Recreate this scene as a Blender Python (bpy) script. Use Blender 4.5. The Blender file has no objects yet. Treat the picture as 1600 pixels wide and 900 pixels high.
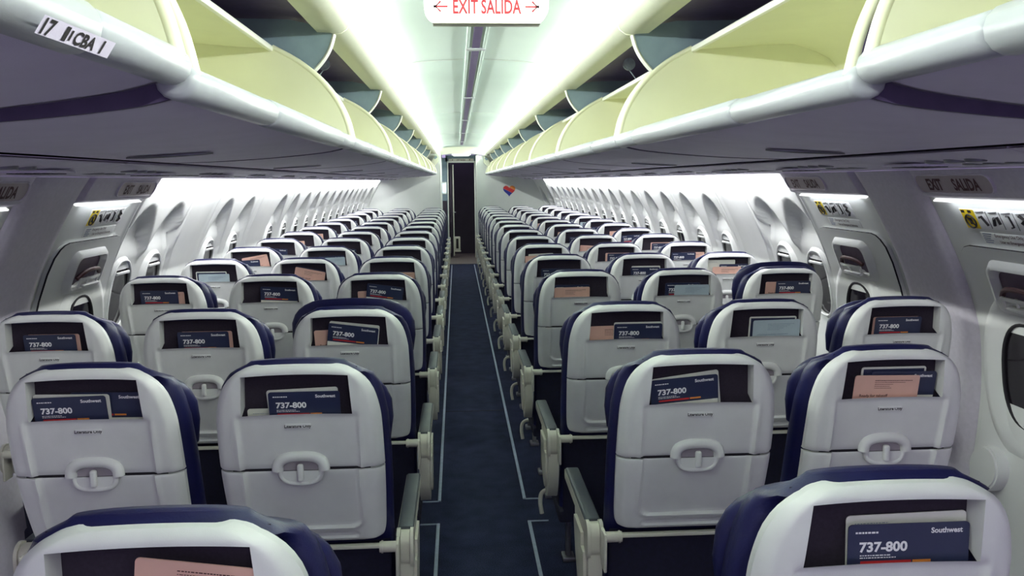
import bpy, bmesh, math, random
from mathutils import Matrix, Vector
random.seed(7)
C = bpy.context.scene.collection
sc = bpy.context.scene
PI = math.pi

# ------------------------------------------------------------------ materials
def mat(name, col, rough=.5, metal=0., noise=0., nscale=60., bump=0., bscale=400., spec=.5, coat=0., trans=0., emit=None, estr=0., alpha=1.):
    m = bpy.data.materials.new(name); m.use_nodes = True
    nt = m.node_tree; p = nt.nodes['Principled BSDF']
    p.inputs['Base Color'].default_value = (*col, 1)
    p.inputs['Roughness'].default_value = rough
    p.inputs['Metallic'].default_value = metal
    p.inputs['Specular IOR Level'].default_value = spec
    p.inputs['Coat Weight'].default_value = coat
    p.inputs['Transmission Weight'].default_value = trans
    if emit:
        p.inputs['Emission Color'].default_value = (*emit, 1); p.inputs['Emission Strength'].default_value = estr
    if noise or bump:
        tc = nt.nodes.new('ShaderNodeTexCoord')
    if noise:
        n = nt.nodes.new('ShaderNodeTexNoise'); n.inputs['Scale'].default_value = nscale; n.inputs['Detail'].default_value = 3
        nt.links.new(tc.outputs['Object'], n.inputs['Vector'])
        r = nt.nodes.new('ShaderNodeValToRGB')
        r.color_ramp.elements[0].position = .3; r.color_ramp.elements[1].position = .7
        r.color_ramp.elements[0].color = (*[c*(1-noise) for c in col], 1)
        r.color_ramp.elements[1].color = (*[min(1, c*(1+noise)) for c in col], 1)
        nt.links.new(n.outputs['Fac'], r.inputs['Fac']); nt.links.new(r.outputs['Color'], p.inputs['Base Color'])
    if bump:
        n2 = nt.nodes.new('ShaderNodeTexNoise'); n2.inputs['Scale'].default_value = bscale; n2.inputs['Detail'].default_value = 2
        nt.links.new(tc.outputs['Object'], n2.inputs['Vector'])
        b = nt.nodes.new('ShaderNodeBump'); b.inputs['Strength'].default_value = bump; b.inputs['Distance'].default_value = .002
        nt.links.new(n2.outputs['Fac'], b.inputs['Height']); nt.links.new(b.outputs['Normal'], p.inputs['Normal'])
    return m
def lin(r, g, b):
    f = lambda c: (c/255/12.92 if c/255 <= .04045 else ((c/255+.055)/1.055)**2.4)
    return (f(r), f(g), f(b))

M = dict(
    shell=mat('shell_plastic', lin(222, 223, 222), .42, noise=.03, nscale=20, bump=.12, bscale=900),
    navy=mat('navy_leather', lin(22, 24, 72), .42, noise=.12, nscale=12, bump=.2, bscale=300),
    navy_dark=mat('navy_fabric', lin(17, 17, 44), .85, noise=.2, nscale=80, bump=.2, bscale=500),
    liner=mat('pocket_fabric', lin(46, 38, 52), .9, noise=.15, nscale=200),
    cavity_shade=mat('latch_cavity_shade', lin(150, 142, 150), .6, noise=.03),  # grey tint painted on a solid plate as shade under the latch hood
    recess=mat('recess_panel', lin(92, 74, 96), .5, noise=.1, nscale=40),
    sign_red=mat('sign_red', lin(150, 22, 30), .6, noise=.03),
    clearplastic=mat('grey_fitting', lin(150, 160, 176), .25, noise=.2, nscale=50),
    emblem_blue=mat('emblem_blue', lin(36, 50, 150), .5, noise=.03),
    seam=mat('dark_gap', lin(28, 26, 32), .8),
    cream=mat('cream_plastic', lin(206, 203, 190), .38, noise=.03, nscale=15),
    pad=mat('armrest_pad', lin(44, 50, 62), .4, noise=.08, nscale=60, bump=.15, bscale=500),
    chrome=mat('brushed_metal', lin(190, 192, 192), .3, metal=.85, noise=.04, nscale=30),
    leg=mat('grey_metal', lin(120, 120, 128), .4, metal=.6, noise=.05, nscale=30),
    lip=mat('bin_lip_plastic', lin(160, 164, 168), .32, noise=.02, nscale=20),
    under=mat('bin_underside', lin(206, 199, 217), .5, noise=.04, nscale=10, bump=.15, bscale=700),
    bin_in=mat('bin_interior', lin(222, 223, 194), .55, noise=.02, nscale=10),
    rim=mat('white_edge', lin(235, 236, 228), .4, noise=.01),
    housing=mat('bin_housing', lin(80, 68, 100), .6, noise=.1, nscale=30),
    teal=mat('divider_face', lin(128, 148, 160), .55, noise=.06, nscale=20),
    ceil=mat('ceiling_panel', lin(176, 190, 184), .55, noise=.015, nscale=4),
    trim=mat('ceiling_trim', lin(212, 213, 194), .45, noise=.02),
    wall=mat('sidewall_panel', lin(222, 224, 222), .5, noise=.02, nscale=8, bump=.1, bscale=600),
    pillar=mat('pillar_panel', lin(206, 201, 212), .6, noise=.05, nscale=60, bump=.15, bscale=600),
    bulk=mat('bulkhead_panel', lin(212, 216, 213), .55, noise=.03, nscale=4),
    glass=mat('window_glass', lin(28, 24, 30), .08, spec=.8, noise=.1, nscale=2),
    white=mat('white_print', lin(240, 240, 240), .5, noise=.01),
    black=mat('black_print', lin(30, 26, 28), .6, noise=.05),
    red=mat('red_print', lin(196, 40, 44), .5, noise=.03),
    dred=mat('dark_red_print', lin(66, 14, 26), .5, noise=.03),
    yellow=mat('yellow_print', lin(244, 214, 30), .5, noise=.03),
    orange=mat('orange_print', lin(230, 140, 60), .5, noise=.03),
    card_navy=mat('card_navy', lin(42, 48, 78), .35, noise=.06, nscale=30),
    card_pink=mat('card_pink', lin(224, 180, 164), .5, noise=.03, nscale=30),
    card_blue=mat('card_pale_blue', lin(176, 192, 200), .5, noise=.03, nscale=30),
    card_white=mat('card_white', lin(226, 226, 216), .5, noise=.02, nscale=30),
    signbox=mat('sign_lens', lin(170, 158, 162), .35, noise=.03),
    strip=mat('floor_strip', lin(150, 160, 182), .5, noise=.1, nscale=30),
    ink=mat('grey_ink', lin(110, 120, 150), .6, noise=.05),
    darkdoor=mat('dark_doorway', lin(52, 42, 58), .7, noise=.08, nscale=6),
    screen=mat('screen_glow', lin(120, 170, 190), .3, emit=lin(190, 235, 250), estr=1.2, noise=.02),
    lampglow=mat('lamp_diffuser', lin(240, 245, 245), .4, emit=(1, 1, 1), estr=.8, noise=.01),
    signglow=mat('sign_diffuser', lin(245, 245, 245), .4, emit=(1, 1, .98), estr=.2, noise=.01),
    clear=mat('clear_cover', lin(214, 206, 210), .12, trans=.75, noise=.02),
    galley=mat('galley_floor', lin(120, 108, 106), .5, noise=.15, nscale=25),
)
def carpet_mat(name, base, hi):
    m = bpy.data.materials.new(name); m.use_nodes = True; nt = m.node_tree; p = nt.nodes['Principled BSDF']
    p.inputs['Roughness'].default_value = .95; p.inputs['Specular IOR Level'].default_value = .15
    tc = nt.nodes.new('ShaderNodeTexCoord')
    n = nt.nodes.new('ShaderNodeTexNoise'); n.inputs['Scale'].default_value = 260; n.inputs['Detail'].default_value = 2
    n3 = nt.nodes.new('ShaderNodeTexNoise'); n3.inputs['Scale'].default_value = 9; n3.inputs['Detail'].default_value = 2
    ad = nt.nodes.new('ShaderNodeMath'); ad.operation = 'MULTIPLY_ADD'; ad.inputs[1].default_value = .35
    r = nt.nodes.new('ShaderNodeValToRGB'); r.color_ramp.elements[0].position = .5; r.color_ramp.elements[1].position = .85
    r.color_ramp.elements[0].color = (*base, 1); r.color_ramp.elements[1].color = (*hi, 1)
    for x in (n, n3): nt.links.new(tc.outputs['Object'], x.inputs['Vector'])
    nt.links.new(n3.outputs['Fac'], ad.inputs[0]); nt.links.new(n.outputs['Fac'], ad.inputs[2])
    nt.links.new(ad.outputs[0], r.inputs['Fac']); nt.links.new(r.outputs['Color'], p.inputs['Base Color'])
    b = nt.nodes.new('ShaderNodeBump'); b.inputs['Strength'].default_value = .5; b.inputs['Distance'].default_value = .004
    nt.links.new(n.outputs['Fac'], b.inputs['Height']); nt.links.new(b.outputs['Normal'], p.inputs['Normal'])
    return m
M['carpet'] = carpet_mat('aisle_carpet', lin(18, 20, 40), lin(48, 54, 84))

# ------------------------------------------------------------------ mesh builder
_fonts = {}
def text_geo(s, bold=0., spacing=1.):
    k = (s, bold, spacing)
    if k not in _fonts:
        cu = bpy.data.curves.new('t', 'FONT'); cu.body = s; cu.size = 1; cu.offset = bold; cu.space_character = spacing; cu.resolution_u = 3
        o = bpy.data.objects.new('t', cu); C.objects.link(o)
        dg = bpy.context.evaluated_depsgraph_get(); me = o.evaluated_get(dg).to_mesh()
        _fonts[k] = ([v.co.copy() for v in me.vertices], [list(p.vertices) for p in me.polygons])
        o.evaluated_get(dg).to_mesh_clear(); bpy.data.objects.remove(o); bpy.data.curves.remove(cu)
    return _fonts[k]

class B:
    def __init__(s): s.v = []; s.f = []; s.m = []
    def add(s, vs, fs, m=0, mtx=None):
        n = len(s.v)
        s.v += [tuple(mtx @ Vector(v)) if mtx is not None else tuple(v) for v in vs]
        for f in fs: s.f.append([i+n for i in f]); s.m.append(m)
        return s
    def rbox(s, c, d, r=.004, m=0, seg=2, mtx=None):
        bm = bmesh.new(); bmesh.ops.create_cube(bm, size=1)
        for v in bm.verts: v.co = Vector((v.co.x*d[0], v.co.y*d[1], v.co.z*d[2]))
        if r: bmesh.ops.bevel(bm, geom=bm.edges[:], offset=min(r, min(d)*.49), segments=seg, profile=.5, affect='EDGES')
        vs = [v.co+Vector(c) for v in bm.verts]; bm.verts.index_update()
        fs = [[v.index for v in f.verts] for f in bm.faces]; bm.free()
        return s.add(vs, fs, m, mtx)
    def tube(s, path, r, n=8, m=0, closed=False, rr=None, flat=1.):
        P = [Vector(p) for p in path]; k = len(P); vs = []; up = None
        for i, p in enumerate(P):
            a = P[(i-1) % k] if (closed or i > 0) else p; b = P[(i+1) % k] if (closed or i < k-1) else p
            t = (b-a).normalized()
            if up is None:
                up = Vector((0, 0, 1)) if abs(t.z) < .9 else Vector((1, 0, 0))
            x = t.cross(up).normalized(); up = x.cross(t).normalized()
            R_ = rr[i] if rr else r
            for j in range(n):
                A = 2*PI*j/n; vs.append(p + x*math.cos(A)*R_ + up*math.sin(A)*R_*flat)
        fs = []
        for i in range(k if closed else k-1):
            for j in range(n):
                a = i*n+j; b = i*n+(j+1) % n; i2 = (i+1) % k
                fs.append([a, b, i2*n+(j+1) % n, i2*n+j])
        if not closed: fs += [list(range(n))[::-1], [(k-1)*n+j for j in range(n)]]
        return s.add(vs, fs, m)
    def prism(s, poly, axis, a0, a1, m=0, mc=None):
        n = len(poly)
        def P(q, a): return (a, q[0], q[1]) if axis == 'x' else ((q[0], a, q[1]) if axis == 'y' else (q[0], q[1], a))
        vs = [P(q, a0) for q in poly]+[P(q, a1) for q in poly]
        s.add(vs, [[i, (i+1) % n, n+(i+1) % n, n+i] for i in range(n)], m)
        s.add(vs, [list(range(n))[::-1], [n+i for i in range(n)]], m if mc is None else mc)
        return s
    def loft(s, rings, m=0, cap=True):
        k = len(rings); n = len(rings[0]); vs = [p for r in rings for p in r]; fs = []
        for i in range(k-1):
            for j in range(n):
                fs.append([i*n+j, i*n+(j+1) % n, (i+1)*n+(j+1) % n, (i+1)*n+j])
        if cap: fs += [list(range(n))[::-1], [(k-1)*n+j for j in range(n)]]
        return s.add(vs, fs, m)
    def grid(s, pts, m=0, skip=None, mf=None):
        R_, K = len(pts), len(pts[0]); base = len(s.v); s.v += [tuple(p) for r in pts for p in r]
        for i in range(R_-1):
            for j in range(K-1):
                if skip and skip(i, j): continue
                s.f.append([base+i*K+j, base+i*K+j+1, base+(i+1)*K+j+1, base+(i+1)*K+j]); s.m.append(mf(i, j) if mf else m)
        return base
    def cyl(s, p0, p1, r, n=16, m=0): return s.tube([p0, p1], r, n, m)
    def text(s, t, size, o, xd, yd, m=0, sx=1., bold=0., align='l', off=None, spacing=1.):
        vs, fs = text_geo(t, bold, spacing); xd = Vector(xd); yd = Vector(yd); o = Vector(o)
        xs = [v.x for v in vs]; w0, w1 = min(xs), max(xs)
        sh = {'l': w0, 'c': (w0+w1)/2, 'r': w1}[align]
        if off: o = o+Vector(off)
        return s.add([o+xd*((v.x-sh)*size*sx)+yd*(v.y*size) for v in vs], fs, m)
    def rect(s, o, xd, yd, x0, x1, y0, y1, m=0):
        o = Vector(o); xd = Vector(xd); yd = Vector(yd)
        return s.add([o+xd*x0+yd*y0, o+xd*x1+yd*y0, o+xd*x1+yd*y1, o+xd*x0+yd*y1], [[0, 1, 2, 3]], m)
    def build(s, name, mats, parent=None, loc=(0, 0, 0), angle=38):
        if not isinstance(mats, (list, tuple)): mats = [mats]
        me = bpy.data.meshes.new(name); me.from_pydata(s.v, [], s.f)
        for x in mats: me.materials.append(M[x])
        me.polygons.foreach_set('material_index', s.m)
        bm = bmesh.new(); bm.from_mesh(me); bmesh.ops.recalc_face_normals(bm, faces=bm.faces[:]); bm.to_mesh(me); bm.free()
        me.shade_smooth(); me.set_sharp_from_angle(angle=math.radians(angle)); me.update()
        o = bpy.data.objects.new(name, me); C.objects.link(o); o.location = loc
        if parent: o.parent = parent
        return o

def tag(o, label, cat, group=None, kind=None):
    if label: o['label'] = label
    if cat: o['category'] = cat
    if group: o['group'] = group
    if kind: o['kind'] = kind
    return o
def thing(name, label, cat, loc=(0, 0, 0), group=None):
    o = bpy.data.objects.new(name, None); C.objects.link(o); o.location = loc; o.empty_display_size = .1
    return tag(o, label, cat, group)
def struct(o, label=None):
    o['kind'] = 'structure'
    if label: o['label'] = label
    return o
def copy_tree(o, parent=None, skip=()):
    c = o.copy(); C.objects.link(c); c.parent = parent
    for ch in list(o.children):
        if ch.name.split('.')[0] in skip: continue
        copy_tree(ch, c)
    return c
def sstep(a, b, x):
    t = max(0., min(1., (x-a)/(b-a))); return t*t*(3-2*t)
def interp(pts, x):
    if x <= pts[0][0]: return pts[0][1]
    for (a, p), (b, q) in zip(pts, pts[1:]):
        if x <= b: return p+(q-p)*(x-a)/(b-a)
    return pts[-1][1]
def smooth_pts(pts, n=6):
    out = []
    for i in range(len(pts)-1):
        p0 = pts[max(0, i-1)]; p1 = pts[i]; p2 = pts[i+1]; p3 = pts[min(len(pts)-1, i+2)]
        for k in range(n):
            t = k/n
            out.append(tuple(.5*(2*b+(c-a)*t+(2*a-5*b+4*c-d)*t*t+(3*b-a-3*c+d)*t**3) for a, b, c, d in zip(p0, p1, p2, p3)))
    out.append(pts[-1]); return out
def arc2(cx, cy, r, a0, a1, n):
    return [(cx+r*math.cos(math.radians(a0+(a1-a0)*i/n)), cy+r*math.sin(math.radians(a0+(a1-a0)*i/n))) for i in range(n+1)]
def rrect(w, h, r, n=5):
    q = []
    for cx, cy, a in ((w/2-r, h/2-r, 0), (-w/2+r, h/2-r, 90), (-w/2+r, -h/2+r, 180), (w/2-r, -h/2+r, 270)):
        q += arc2(cx, cy, r, a, a+90, n)
    return q
ORD = ['', 'first', 'second', 'third', 'fourth', 'fifth', 'sixth', 'seventh', 'eighth', 'ninth', 'tenth', 'eleventh', 'twelfth', 'thirteenth', 'fourteenth', 'fifteenth', 'sixteenth', 'seventeenth', 'eighteenth', 'nineteenth', 'twentieth', 'twenty-first']

# ------------------------------------------------------------------ camera
FPX, YAW, PITCH, ROLL, CX, CZ = 1309.9, .0646, .1273, -.0083, -.0987, 1.5362
cy_, sy_, cp, sp = math.cos(YAW), math.sin(YAW), math.cos(PITCH), math.sin(PITCH)
fw = Vector((sy_*cp, cy_*cp, -sp)); rt = Vector((cy_, -sy_, 0)); up = rt.cross(fw)
r2 = rt*math.cos(ROLL)+up*math.sin(ROLL); u2 = r2.cross(fw)
cam = bpy.data.cameras.new('camera'); cam.sensor_width = 36; cam.lens = FPX*36/1600; cam.clip_start = .05
co = bpy.data.objects.new('camera', cam); C.objects.link(co)
mx = Matrix((r2, u2, -fw)).transposed().to_4x4(); mx.translation = (CX, 0, CZ); co.matrix_world = mx
sc.camera = co

# ------------------------------------------------------------------ layout
PITCH_ROW, ROW0, EXTRA, COL_A, SPC = .813, 1.0789, .2036, .4515, .47
def row_y(r): return ROW0+PITCH_ROW*r+(EXTRA if r >= 3 else 0)-.035
NROW = {'L': 15, 'R': 16}
Y_BACK = -1.6
Y_BULK = {'L': 14.5, 'R': 15.5}
Y_DOOR = 16.9

# ================================================================== SEAT
HW = smooth_pts([(.60, .150), (.668, .152), (.672, .168), (.68, .180), (.70, .187), (.76, .191), (.88, .194), (.98, .192), (1.02, .189), (1.055, .182), (1.08, .173), (1.10, .159), (1.113, .144), (1.122, .126), (1.127, .112), (1.13, .095)], 4)
def hw(z): return interp(HW, z)*.975
def zwarp(x, z): return z-.30*x*x*sstep(.92, 1.1, z)
def shell_y(x, z, hwz=None):
    t = (1.13-z)/.46
    y = .105*t-.018*math.sin(PI*max(0, min(1, t)))
    e = (hw(z) if hwz is None else hwz)-abs(x)
    k = 1-min(1, max(0, e)/.022); y += .018*k*k
    y += .16*max(0, abs(x)-.141)
    k = 1-min(1, max(0, 1.13-z)/.016); y += .012*k*k
    return y
SK = .045
def make_shell(parent):
    b = B()
    zt, zb = 1.111, 1.017
    zs = [.8785, .8800, .8845, .895, .92, .95, .98, .995, 1.005, 1.012, zb, 1.03, 1.045, 1.06, 1.075, 1.09, 1.102, zt, 1.114, 1.117, 1.120, 1.123, 1.1255, 1.1275, 1.129, 1.13]
    NO, NI = 14, 24
    pts = []
    for z in zs:
        w = hw(z); xo = min(.124-.06*max(0, z-1.017), w*.86); row = []
        xs = [-w+(w-xo)*(i/NO)**1.0 for i in range(NO)]+[-xo+2*xo*i/NI for i in range(NI)]+[xo+(w-xo)*i/NO for i in range(NO+1)]
        for x in xs:
            y = shell_y(x, z, w)
            if z < 1.02:
                y += .006*sstep(.140, .130, abs(x))*sstep(1.019, 1.010, z)
                y -= .004*math.exp(-((abs(x)-.139)/.006)**2)*sstep(1.019, .99, z)
            if z < .8845: y += .0035*(.8845-z)/.006
            row.append((x, y, zwarp(x, z)))
        pts.append(row)
    iz0, iz1 = zs.index(zb), zs.index(zt)
    base = b.grid(pts, 0, skip=lambda i, j: iz0 <= i < iz1 and NO <= j < NO+NI)
    # walls of the pocket opening
    K = len(pts[0])
    loop = [(iz0, j) for j in range(NO, NO+NI+1)]+[(i, NO+NI) for i in range(iz0+1, iz1+1)]+[(iz1, j) for j in range(NO+NI-1, NO-1, -1)]+[(i, NO) for i in range(iz1-1, iz0, -1)]
    fr = [Vector(pts[i][j]) for i, j in loop]; n = len(fr)
    def dep(i, j):
        if i == iz0: return Vector((0, .007, -.003))
        return Vector((0, .04, 0))
    bk = [p+dep(i, j) for p, (i, j) in zip(fr, loop)]
    b.add(fr+bk, [[i, (i+1) % n, n+(i+1) % n, n+i] for i in range(n) if not (loop[i][0] == iz0 and loop[(i+1) % n][0] != iz0) or True], 0)
    # skirt towards the cushion
    out = [Vector(pts[0][j]) for j in range(K)]+[Vector(pts[i][K-1]) for i in range(1, len(zs))]+[Vector(pts[-1][j]) for j in range(K-2, -1, -1)]+[Vector(pts[i][0]) for i in range(len(zs)-2, 0, -1)]
    n = len(out); sk = []
    for p in out:
        d = SK-.03 if p.z > .879 else .01
        sk.append(p+Vector((0, max(.012, d), 0)))
    b.add(out+sk, [[i, (i+1) % n, n+(i+1) % n, n+i] for i in range(n)], 0)
    o = b.build('back_shell', 'shell', parent, angle=50)
    # pocket liner
    b = B()
    g = [[(x, shell_y(0, z)+.040+.004*abs(x), z) for x in [-.135+.27*i/8 for i in range(9)]] for z in (.90, .95, 1.0, 1.05, 1.118)]
    b.grid(g, 0)
    b.rbox((0, shell_y(0, .9)+.030, .897), (.26, .026, .006), .001)
    b.build('pocket_liner', 'liner', parent)
def make_tray(parent):
    b = B(); zs = [.670, .673, .676, .680, .683, .6855, .688, .691, .694, .697, .6995, .702, .705, .708, .711, .714, .717, .720, .724, .728, .733, .74, .75, .765, .785, .81, .835, .855, .866, .8715, .8735]
    pts = []
    for z in zs:
        w = hw(z); row = []
        for i in range(81):
            x = -w+2*w*i/80
            y = shell_y(x, z, w)
            qx, qz = max(0, abs(x)-.104), max(0, .742-z); sd_ = math.hypot(qx, qz)-.026      # rounded lower corners
            y += .006*sstep(.004, -.004, sd_)-.0055*math.exp(-((sd_-.003)/.0055)**2)
            qx, qz = max(0, abs(x)-.112), abs(z-.6925); sd_ = math.hypot(qx, qz)-.0065
            y += .005*sstep(.003, -.002, sd_)-.0015*math.exp(-((sd_-.004)/.004)**2)
            k = 1-min(1, max(0, z-.670)/.012); y += .012*k*k
            if z > .869: y += .003*(z-.869)/.005
            row.append((x, y, z))
        pts.append(row)
    b.grid(pts, 0); K = 81
    out = [Vector(p) for p in pts[0]]+[Vector(pts[i][-1]) for i in range(1, len(zs))]+[Vector(p) for p in pts[-1][-2::-1]]+[Vector(pts[i][0]) for i in range(len(zs)-2, 0, -1)]
    n = len(out); sk = [p+Vector((0, .015, 0)) for p in out]
    b.add(out+sk, [[i, (i+1) % n, n+(i+1) % n, n+i] for i in range(n)], 0)
    b.build('tray_table', 'shell', parent, angle=50)
    b = B(); b.grid([[(x, shell_y(x, z, .2)+.0085, z) for x in [-.158+.316*i/16 for i in range(17)]] for z in (.866, .876, .887)], 0)
    b.build('tray_gap', 'seam', parent)
    # latch
    zl = .8765; yl = shell_y(0, zl)
    b = B(); up_, lo = [], []
    se = lambda c: math.copysign(abs(c)**.72, c)
    for i in range(15):
        A = PI*i/14; up_.append((.053*se(math.cos(A)), yl-.002, zl+.001+.034*se(math.sin(A))))
        lo.append((.046*se(math.cos(A)), yl-.001, zl-.001-.030*se(math.sin(A))))
    b.tube(up_, .0135, 8, 0, flat=1.); b.tube(lo, .0065, 8, 0)
    pl = [(.05*se(math.cos(2*PI*i/28)), zl+(.03 if i < 14 else .028)*se(math.sin(2*PI*i/28))) for i in range(28)]
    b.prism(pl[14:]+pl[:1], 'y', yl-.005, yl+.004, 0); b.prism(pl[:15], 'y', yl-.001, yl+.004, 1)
    b.rbox((0, yl-.0015, zl-.002), (.092, .003, .005), 0, 2)
    la = b.build('tray_latch', ['shell', 'cavity_shade', 'seam'], parent, angle=50)
    b = B(); b.rbox((0, yl-.011, zl-.002), (.0145, .014, .040), .005, 0, 3)
    b.build('latch_knob', 'shell', la)
    # small placard
    b = B(); zp = .987; yp = shell_y(0, zp)+.0038
    b.rbox((0, yp, zp), (.058, .002, .011), .0008, 0)
    b.text('Literature Only', .0095, (0, yp-.0014, zp-.0033), (1, 0, 0), (0, .08, 1), 1, 1., .03, 'c')
    b.build('placard', ['shell', 'black'], parent)
def ringxy(cx, hx, y0, y1, z, n=28, ex=3.2, zf=None):
    out = []
    for i in range(n):
        A = 2*PI*i/n; c, s_ = math.cos(A), math.sin(A)
        x = cx+hx*math.copysign(abs(c)**(2/ex), c); y = (y0+y1)/2+(y1-y0)/2*math.copysign(abs(s_)**(2/ex), s_)
        out.append((x, y, z+(zf(x) if zf else 0)))
    return out
def make_cushions(parent):
    b = B(); rings = []
    for z, dw, th in ((.36, .018, .09), (.40, .018, .10), (.50, .018, .10), (.62, .018, .10), (.70, .016, .10), (.80, .014, .10), (.90, .013, .10), (1.0, .012, .095), (1.05, .012, .09), (1.08, .013, .085), (1.10, .013, .08), (1.113, .013, .065), (1.121, .013, .052), (1.130, .011, .040), (1.136, .002, .028), (1.138, -.03, .012)):
        zz = min(z, 1.13); y0 = shell_y(0, max(.66, zz))+(.042 if z < 1.11 else .022 if z < 1.136 else .030); h = hw(max(.69, min(z, 1.128)))+dw
        if z < .66: y0 = shell_y(0, .66)+.035+(.66-z)*.16
        rings.append(ringxy(0, h, y0, y0+th, z, zf=(lambda x, q=z: -.30*x*x*sstep(.92, 1.1, q))))
    b.loft(rings, 0); b.build('back_cushion', 'navy', parent, angle=60)
    b = B(); rings = []
    for z, h, th in ((.885, .15, .03), (.89, .18, .045), (.905, .198, .055), (.96, .206, .06), (1.01, .204, .06), (1.045, .192, .058), (1.065, .178, .055), (1.080, .158, .048), (1.091, .130, .03), (1.095, .10, .012)):
        y0 = shell_y(0, min(z, 1.11))+.098
        r_ = ringxy(0, h, y0-.015, y0-.015+th, z, zf=(lambda x, q=z: -.5*x*x*sstep(.98, 1.12, q)))
        rings.append([(x, y+.35*x*x, zz) for x, y, zz in r_])
    b.loft(rings, 0); b.build('headrest', 'navy', parent, angle=60)
    b = B(); rings = []
    for z, h, y0, y1 in ((.37, .19, .22, .62), (.385, .202, .20, .655), (.42, .207, .19, .67), (.45, .204, .20, .66), (.465, .19, .22, .635), (.468, .16, .26, .58)):
        rings.append(ringxy(0, h, y0, y1, z, ex=4.5))
    b.loft(rings, 0); b.build('seat_cushion', 'navy', parent, angle=60)
    b = B(); b.rbox((0, .40, .345), (.41, .46, .045), .01, 0); b.build('seat_frame', 'navy_dark', parent)
    # fabric panel closing the lower back
    b = B()
    g = [[(x, .118+(.66-z)*.12+.02*(abs(x)/.2)**4, z) for x in [-.19+.38*i/10 for i in range(11)]] for z in (.33, .4, .5, .6, .655)]
    base = b.grid(g, 0); b.grid([[(x, y+.02, z) for x, y, z in r] for r in g], 0)
    b.build('lower_back_cover', 'navy_dark', parent)
    b = B()
    b.rbox((0, .108, .657), (.40, .016, .010), .003, 0)
    for s in (-1, 1):
        b.cyl((s*.168, .104, .655), (s*.208, .104, .655), .0135, 14, 0)
        b.cyl((s*.172, .104, .655), (s*.176, .104, .655), .0155, 14, 0)
        b.rbox((s*.210, .118, .615), (.008, .05, .10), .003, 0)
    b.build('support_rail', 'cream', parent)
def make_arm(parent, x, side, shroud=True):
    b = B()
    b.prism([(q[0]+.395, q[1]+.642) for q in rrect(.43, .030, .012, 3)], 'x', x-.021, x+.021, 0)
    arm = b.build('armrest', 'cream', parent)
    b = B(); b.rbox((x, .40, .656), (.041, .40, .014), .006, 0, 3); b.build('arm_pad', 'pad', arm)
    b = B()
    cp_ = lambda r: arc2(.180, .617+.0, r, 0, 360, 20)[:-1]
    def stad(r, h): return arc2(.180, .617+h/2, r, 0, 180, 10)+arc2(.180, .617-h/2, r, 180, 360, 10)
    b.prism(stad(.028, .034), 'x', x-.0115, x+.0115, 0)
    for s in (-1, 1): b.prism(stad(.033, .036), 'x', x+s*.0125, x+s*.021, 0)
    b.build('arm_hinge', 'cream', arm, angle=50)
    if shroud:
        b = B()
        poly = smooth_pts([(.158, .588), (.155, .52), (.178, .45), (.225, .405), (.30, .43), (.36, .50), (.40, .60), (.40, .628)], 4)+[(.21, .628), (.205, .588)]
        b.prism(poly, 'x', x-.018, x+.018, 0)
        pin = smooth_pts([(.195, .575), (.19, .52), (.205, .465), (.235, .44), (.29, .46), (.335, .51), (.365, .59), (.365, .61)], 4)+[(.24, .61), (.235, .575)]
        b.prism(pin, 'x', x+side*.017, x+side*.026, 0)
        b.build('side_panel', 'cream', arm, angle=35)
def make_legs(parent, x, bar_x=None):
    for y in (.26, .54):
        b = B(); b.tube([(x, y, .345), (x, y+(.03 if y > .4 else -.02), .02)], .012, 10, 0); b.rbox((x, y+(.03 if y > .4 else -.02), .01), (.05, .07, .02), .005, 0)
        b.build('leg', 'leg', parent)
    if bar_x is not None:
        b = B(); s = 1 if bar_x > 0 else -1
        b.tube(smooth_pts([(bar_x-s*.10, .58, .285), (bar_x-s*.04, .635, .275), (bar_x, .655, .255), (bar_x+s*.01, .655, .215), (bar_x+s*.004, .65, .165)], 5), .009, 10, 0)
        b.build('baggage_bar', 'cream', parent)
def make_seat(kind, side):
    """kind A aisle, M middle, W window; side L or R of the aisle"""
    t = thing('airplane_seat', '', 'seat')
    make_shell(t); make_tray(t); make_cushions(t)
    ais = 1 if side == 'L' else -1            # direction of the aisle in local x
    if kind == 'A':
        make_arm(t, ais*.2255, ais, True); make_legs(t, ais*.12, ais*.215 if side == 'R' else None)
    if kind == 'M':
        make_arm(t, ais*.235, ais, False); make_arm(t, -ais*.235, -ais, False)
    if kind == 'W':
        make_arm(t, -ais*.228, -ais, False); make_legs(t, 0)
    return t
COLN = {'A': 'aisle', 'M': 'middle', 'W': 'window'}
SIDEN = {'L': 'left', 'R': 'right'}
def rowphrase(side, r, short=False):
    n = NROW[side]; the = '' if short else 'the '
    if r == 0: return 'row nearest the camera' if not short else 'row nearest camera'
    if r <= 7: return f'{ORD[r+1]} row from {the}camera'
    k = n-r
    return f'front row at {the}bulkhead' if k == 1 else f'{ORD[k]} row from {the}bulkhead'
protos = {}
seats = {}
HEAD_UP = {('L', 'A', 2): .062, ('R', 'W', 3): .060, ('L', 'A', 0): .006, ('R', 'A', 0): .010, ('R', 'M', 1): .020, ('R', 'W', 2): .030, ('L', 'W', 2): .020, ('R', 'A', 1): .018, ('R', 'M', 2): .015, ('L', 'M', 2): .016, ('L', 'W', 3): .024, ('L', 'M', 1): .012, ('R', 'A', 2): .018}
SHIFT = {('L', 'A', 0): (-.018, -.078), ('R', 'A', 0): (.032, -.012), ('L', 'A', 1): (-.016, 0), ('L', 'M', 1): (-.008, 0), ('R', 'A', 1): (.014, .010), ('R', 'M', 1): (.008, .015)}
def seat_pos(s, c, r):
    dx, dy = SHIFT.get((s, c, r), (0, 0))
    x = (COL_A+SPC*'AMW'.index(c))*(-1 if s == 'L' else 1)
    return x+dx, row_y(r)+dy
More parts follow.
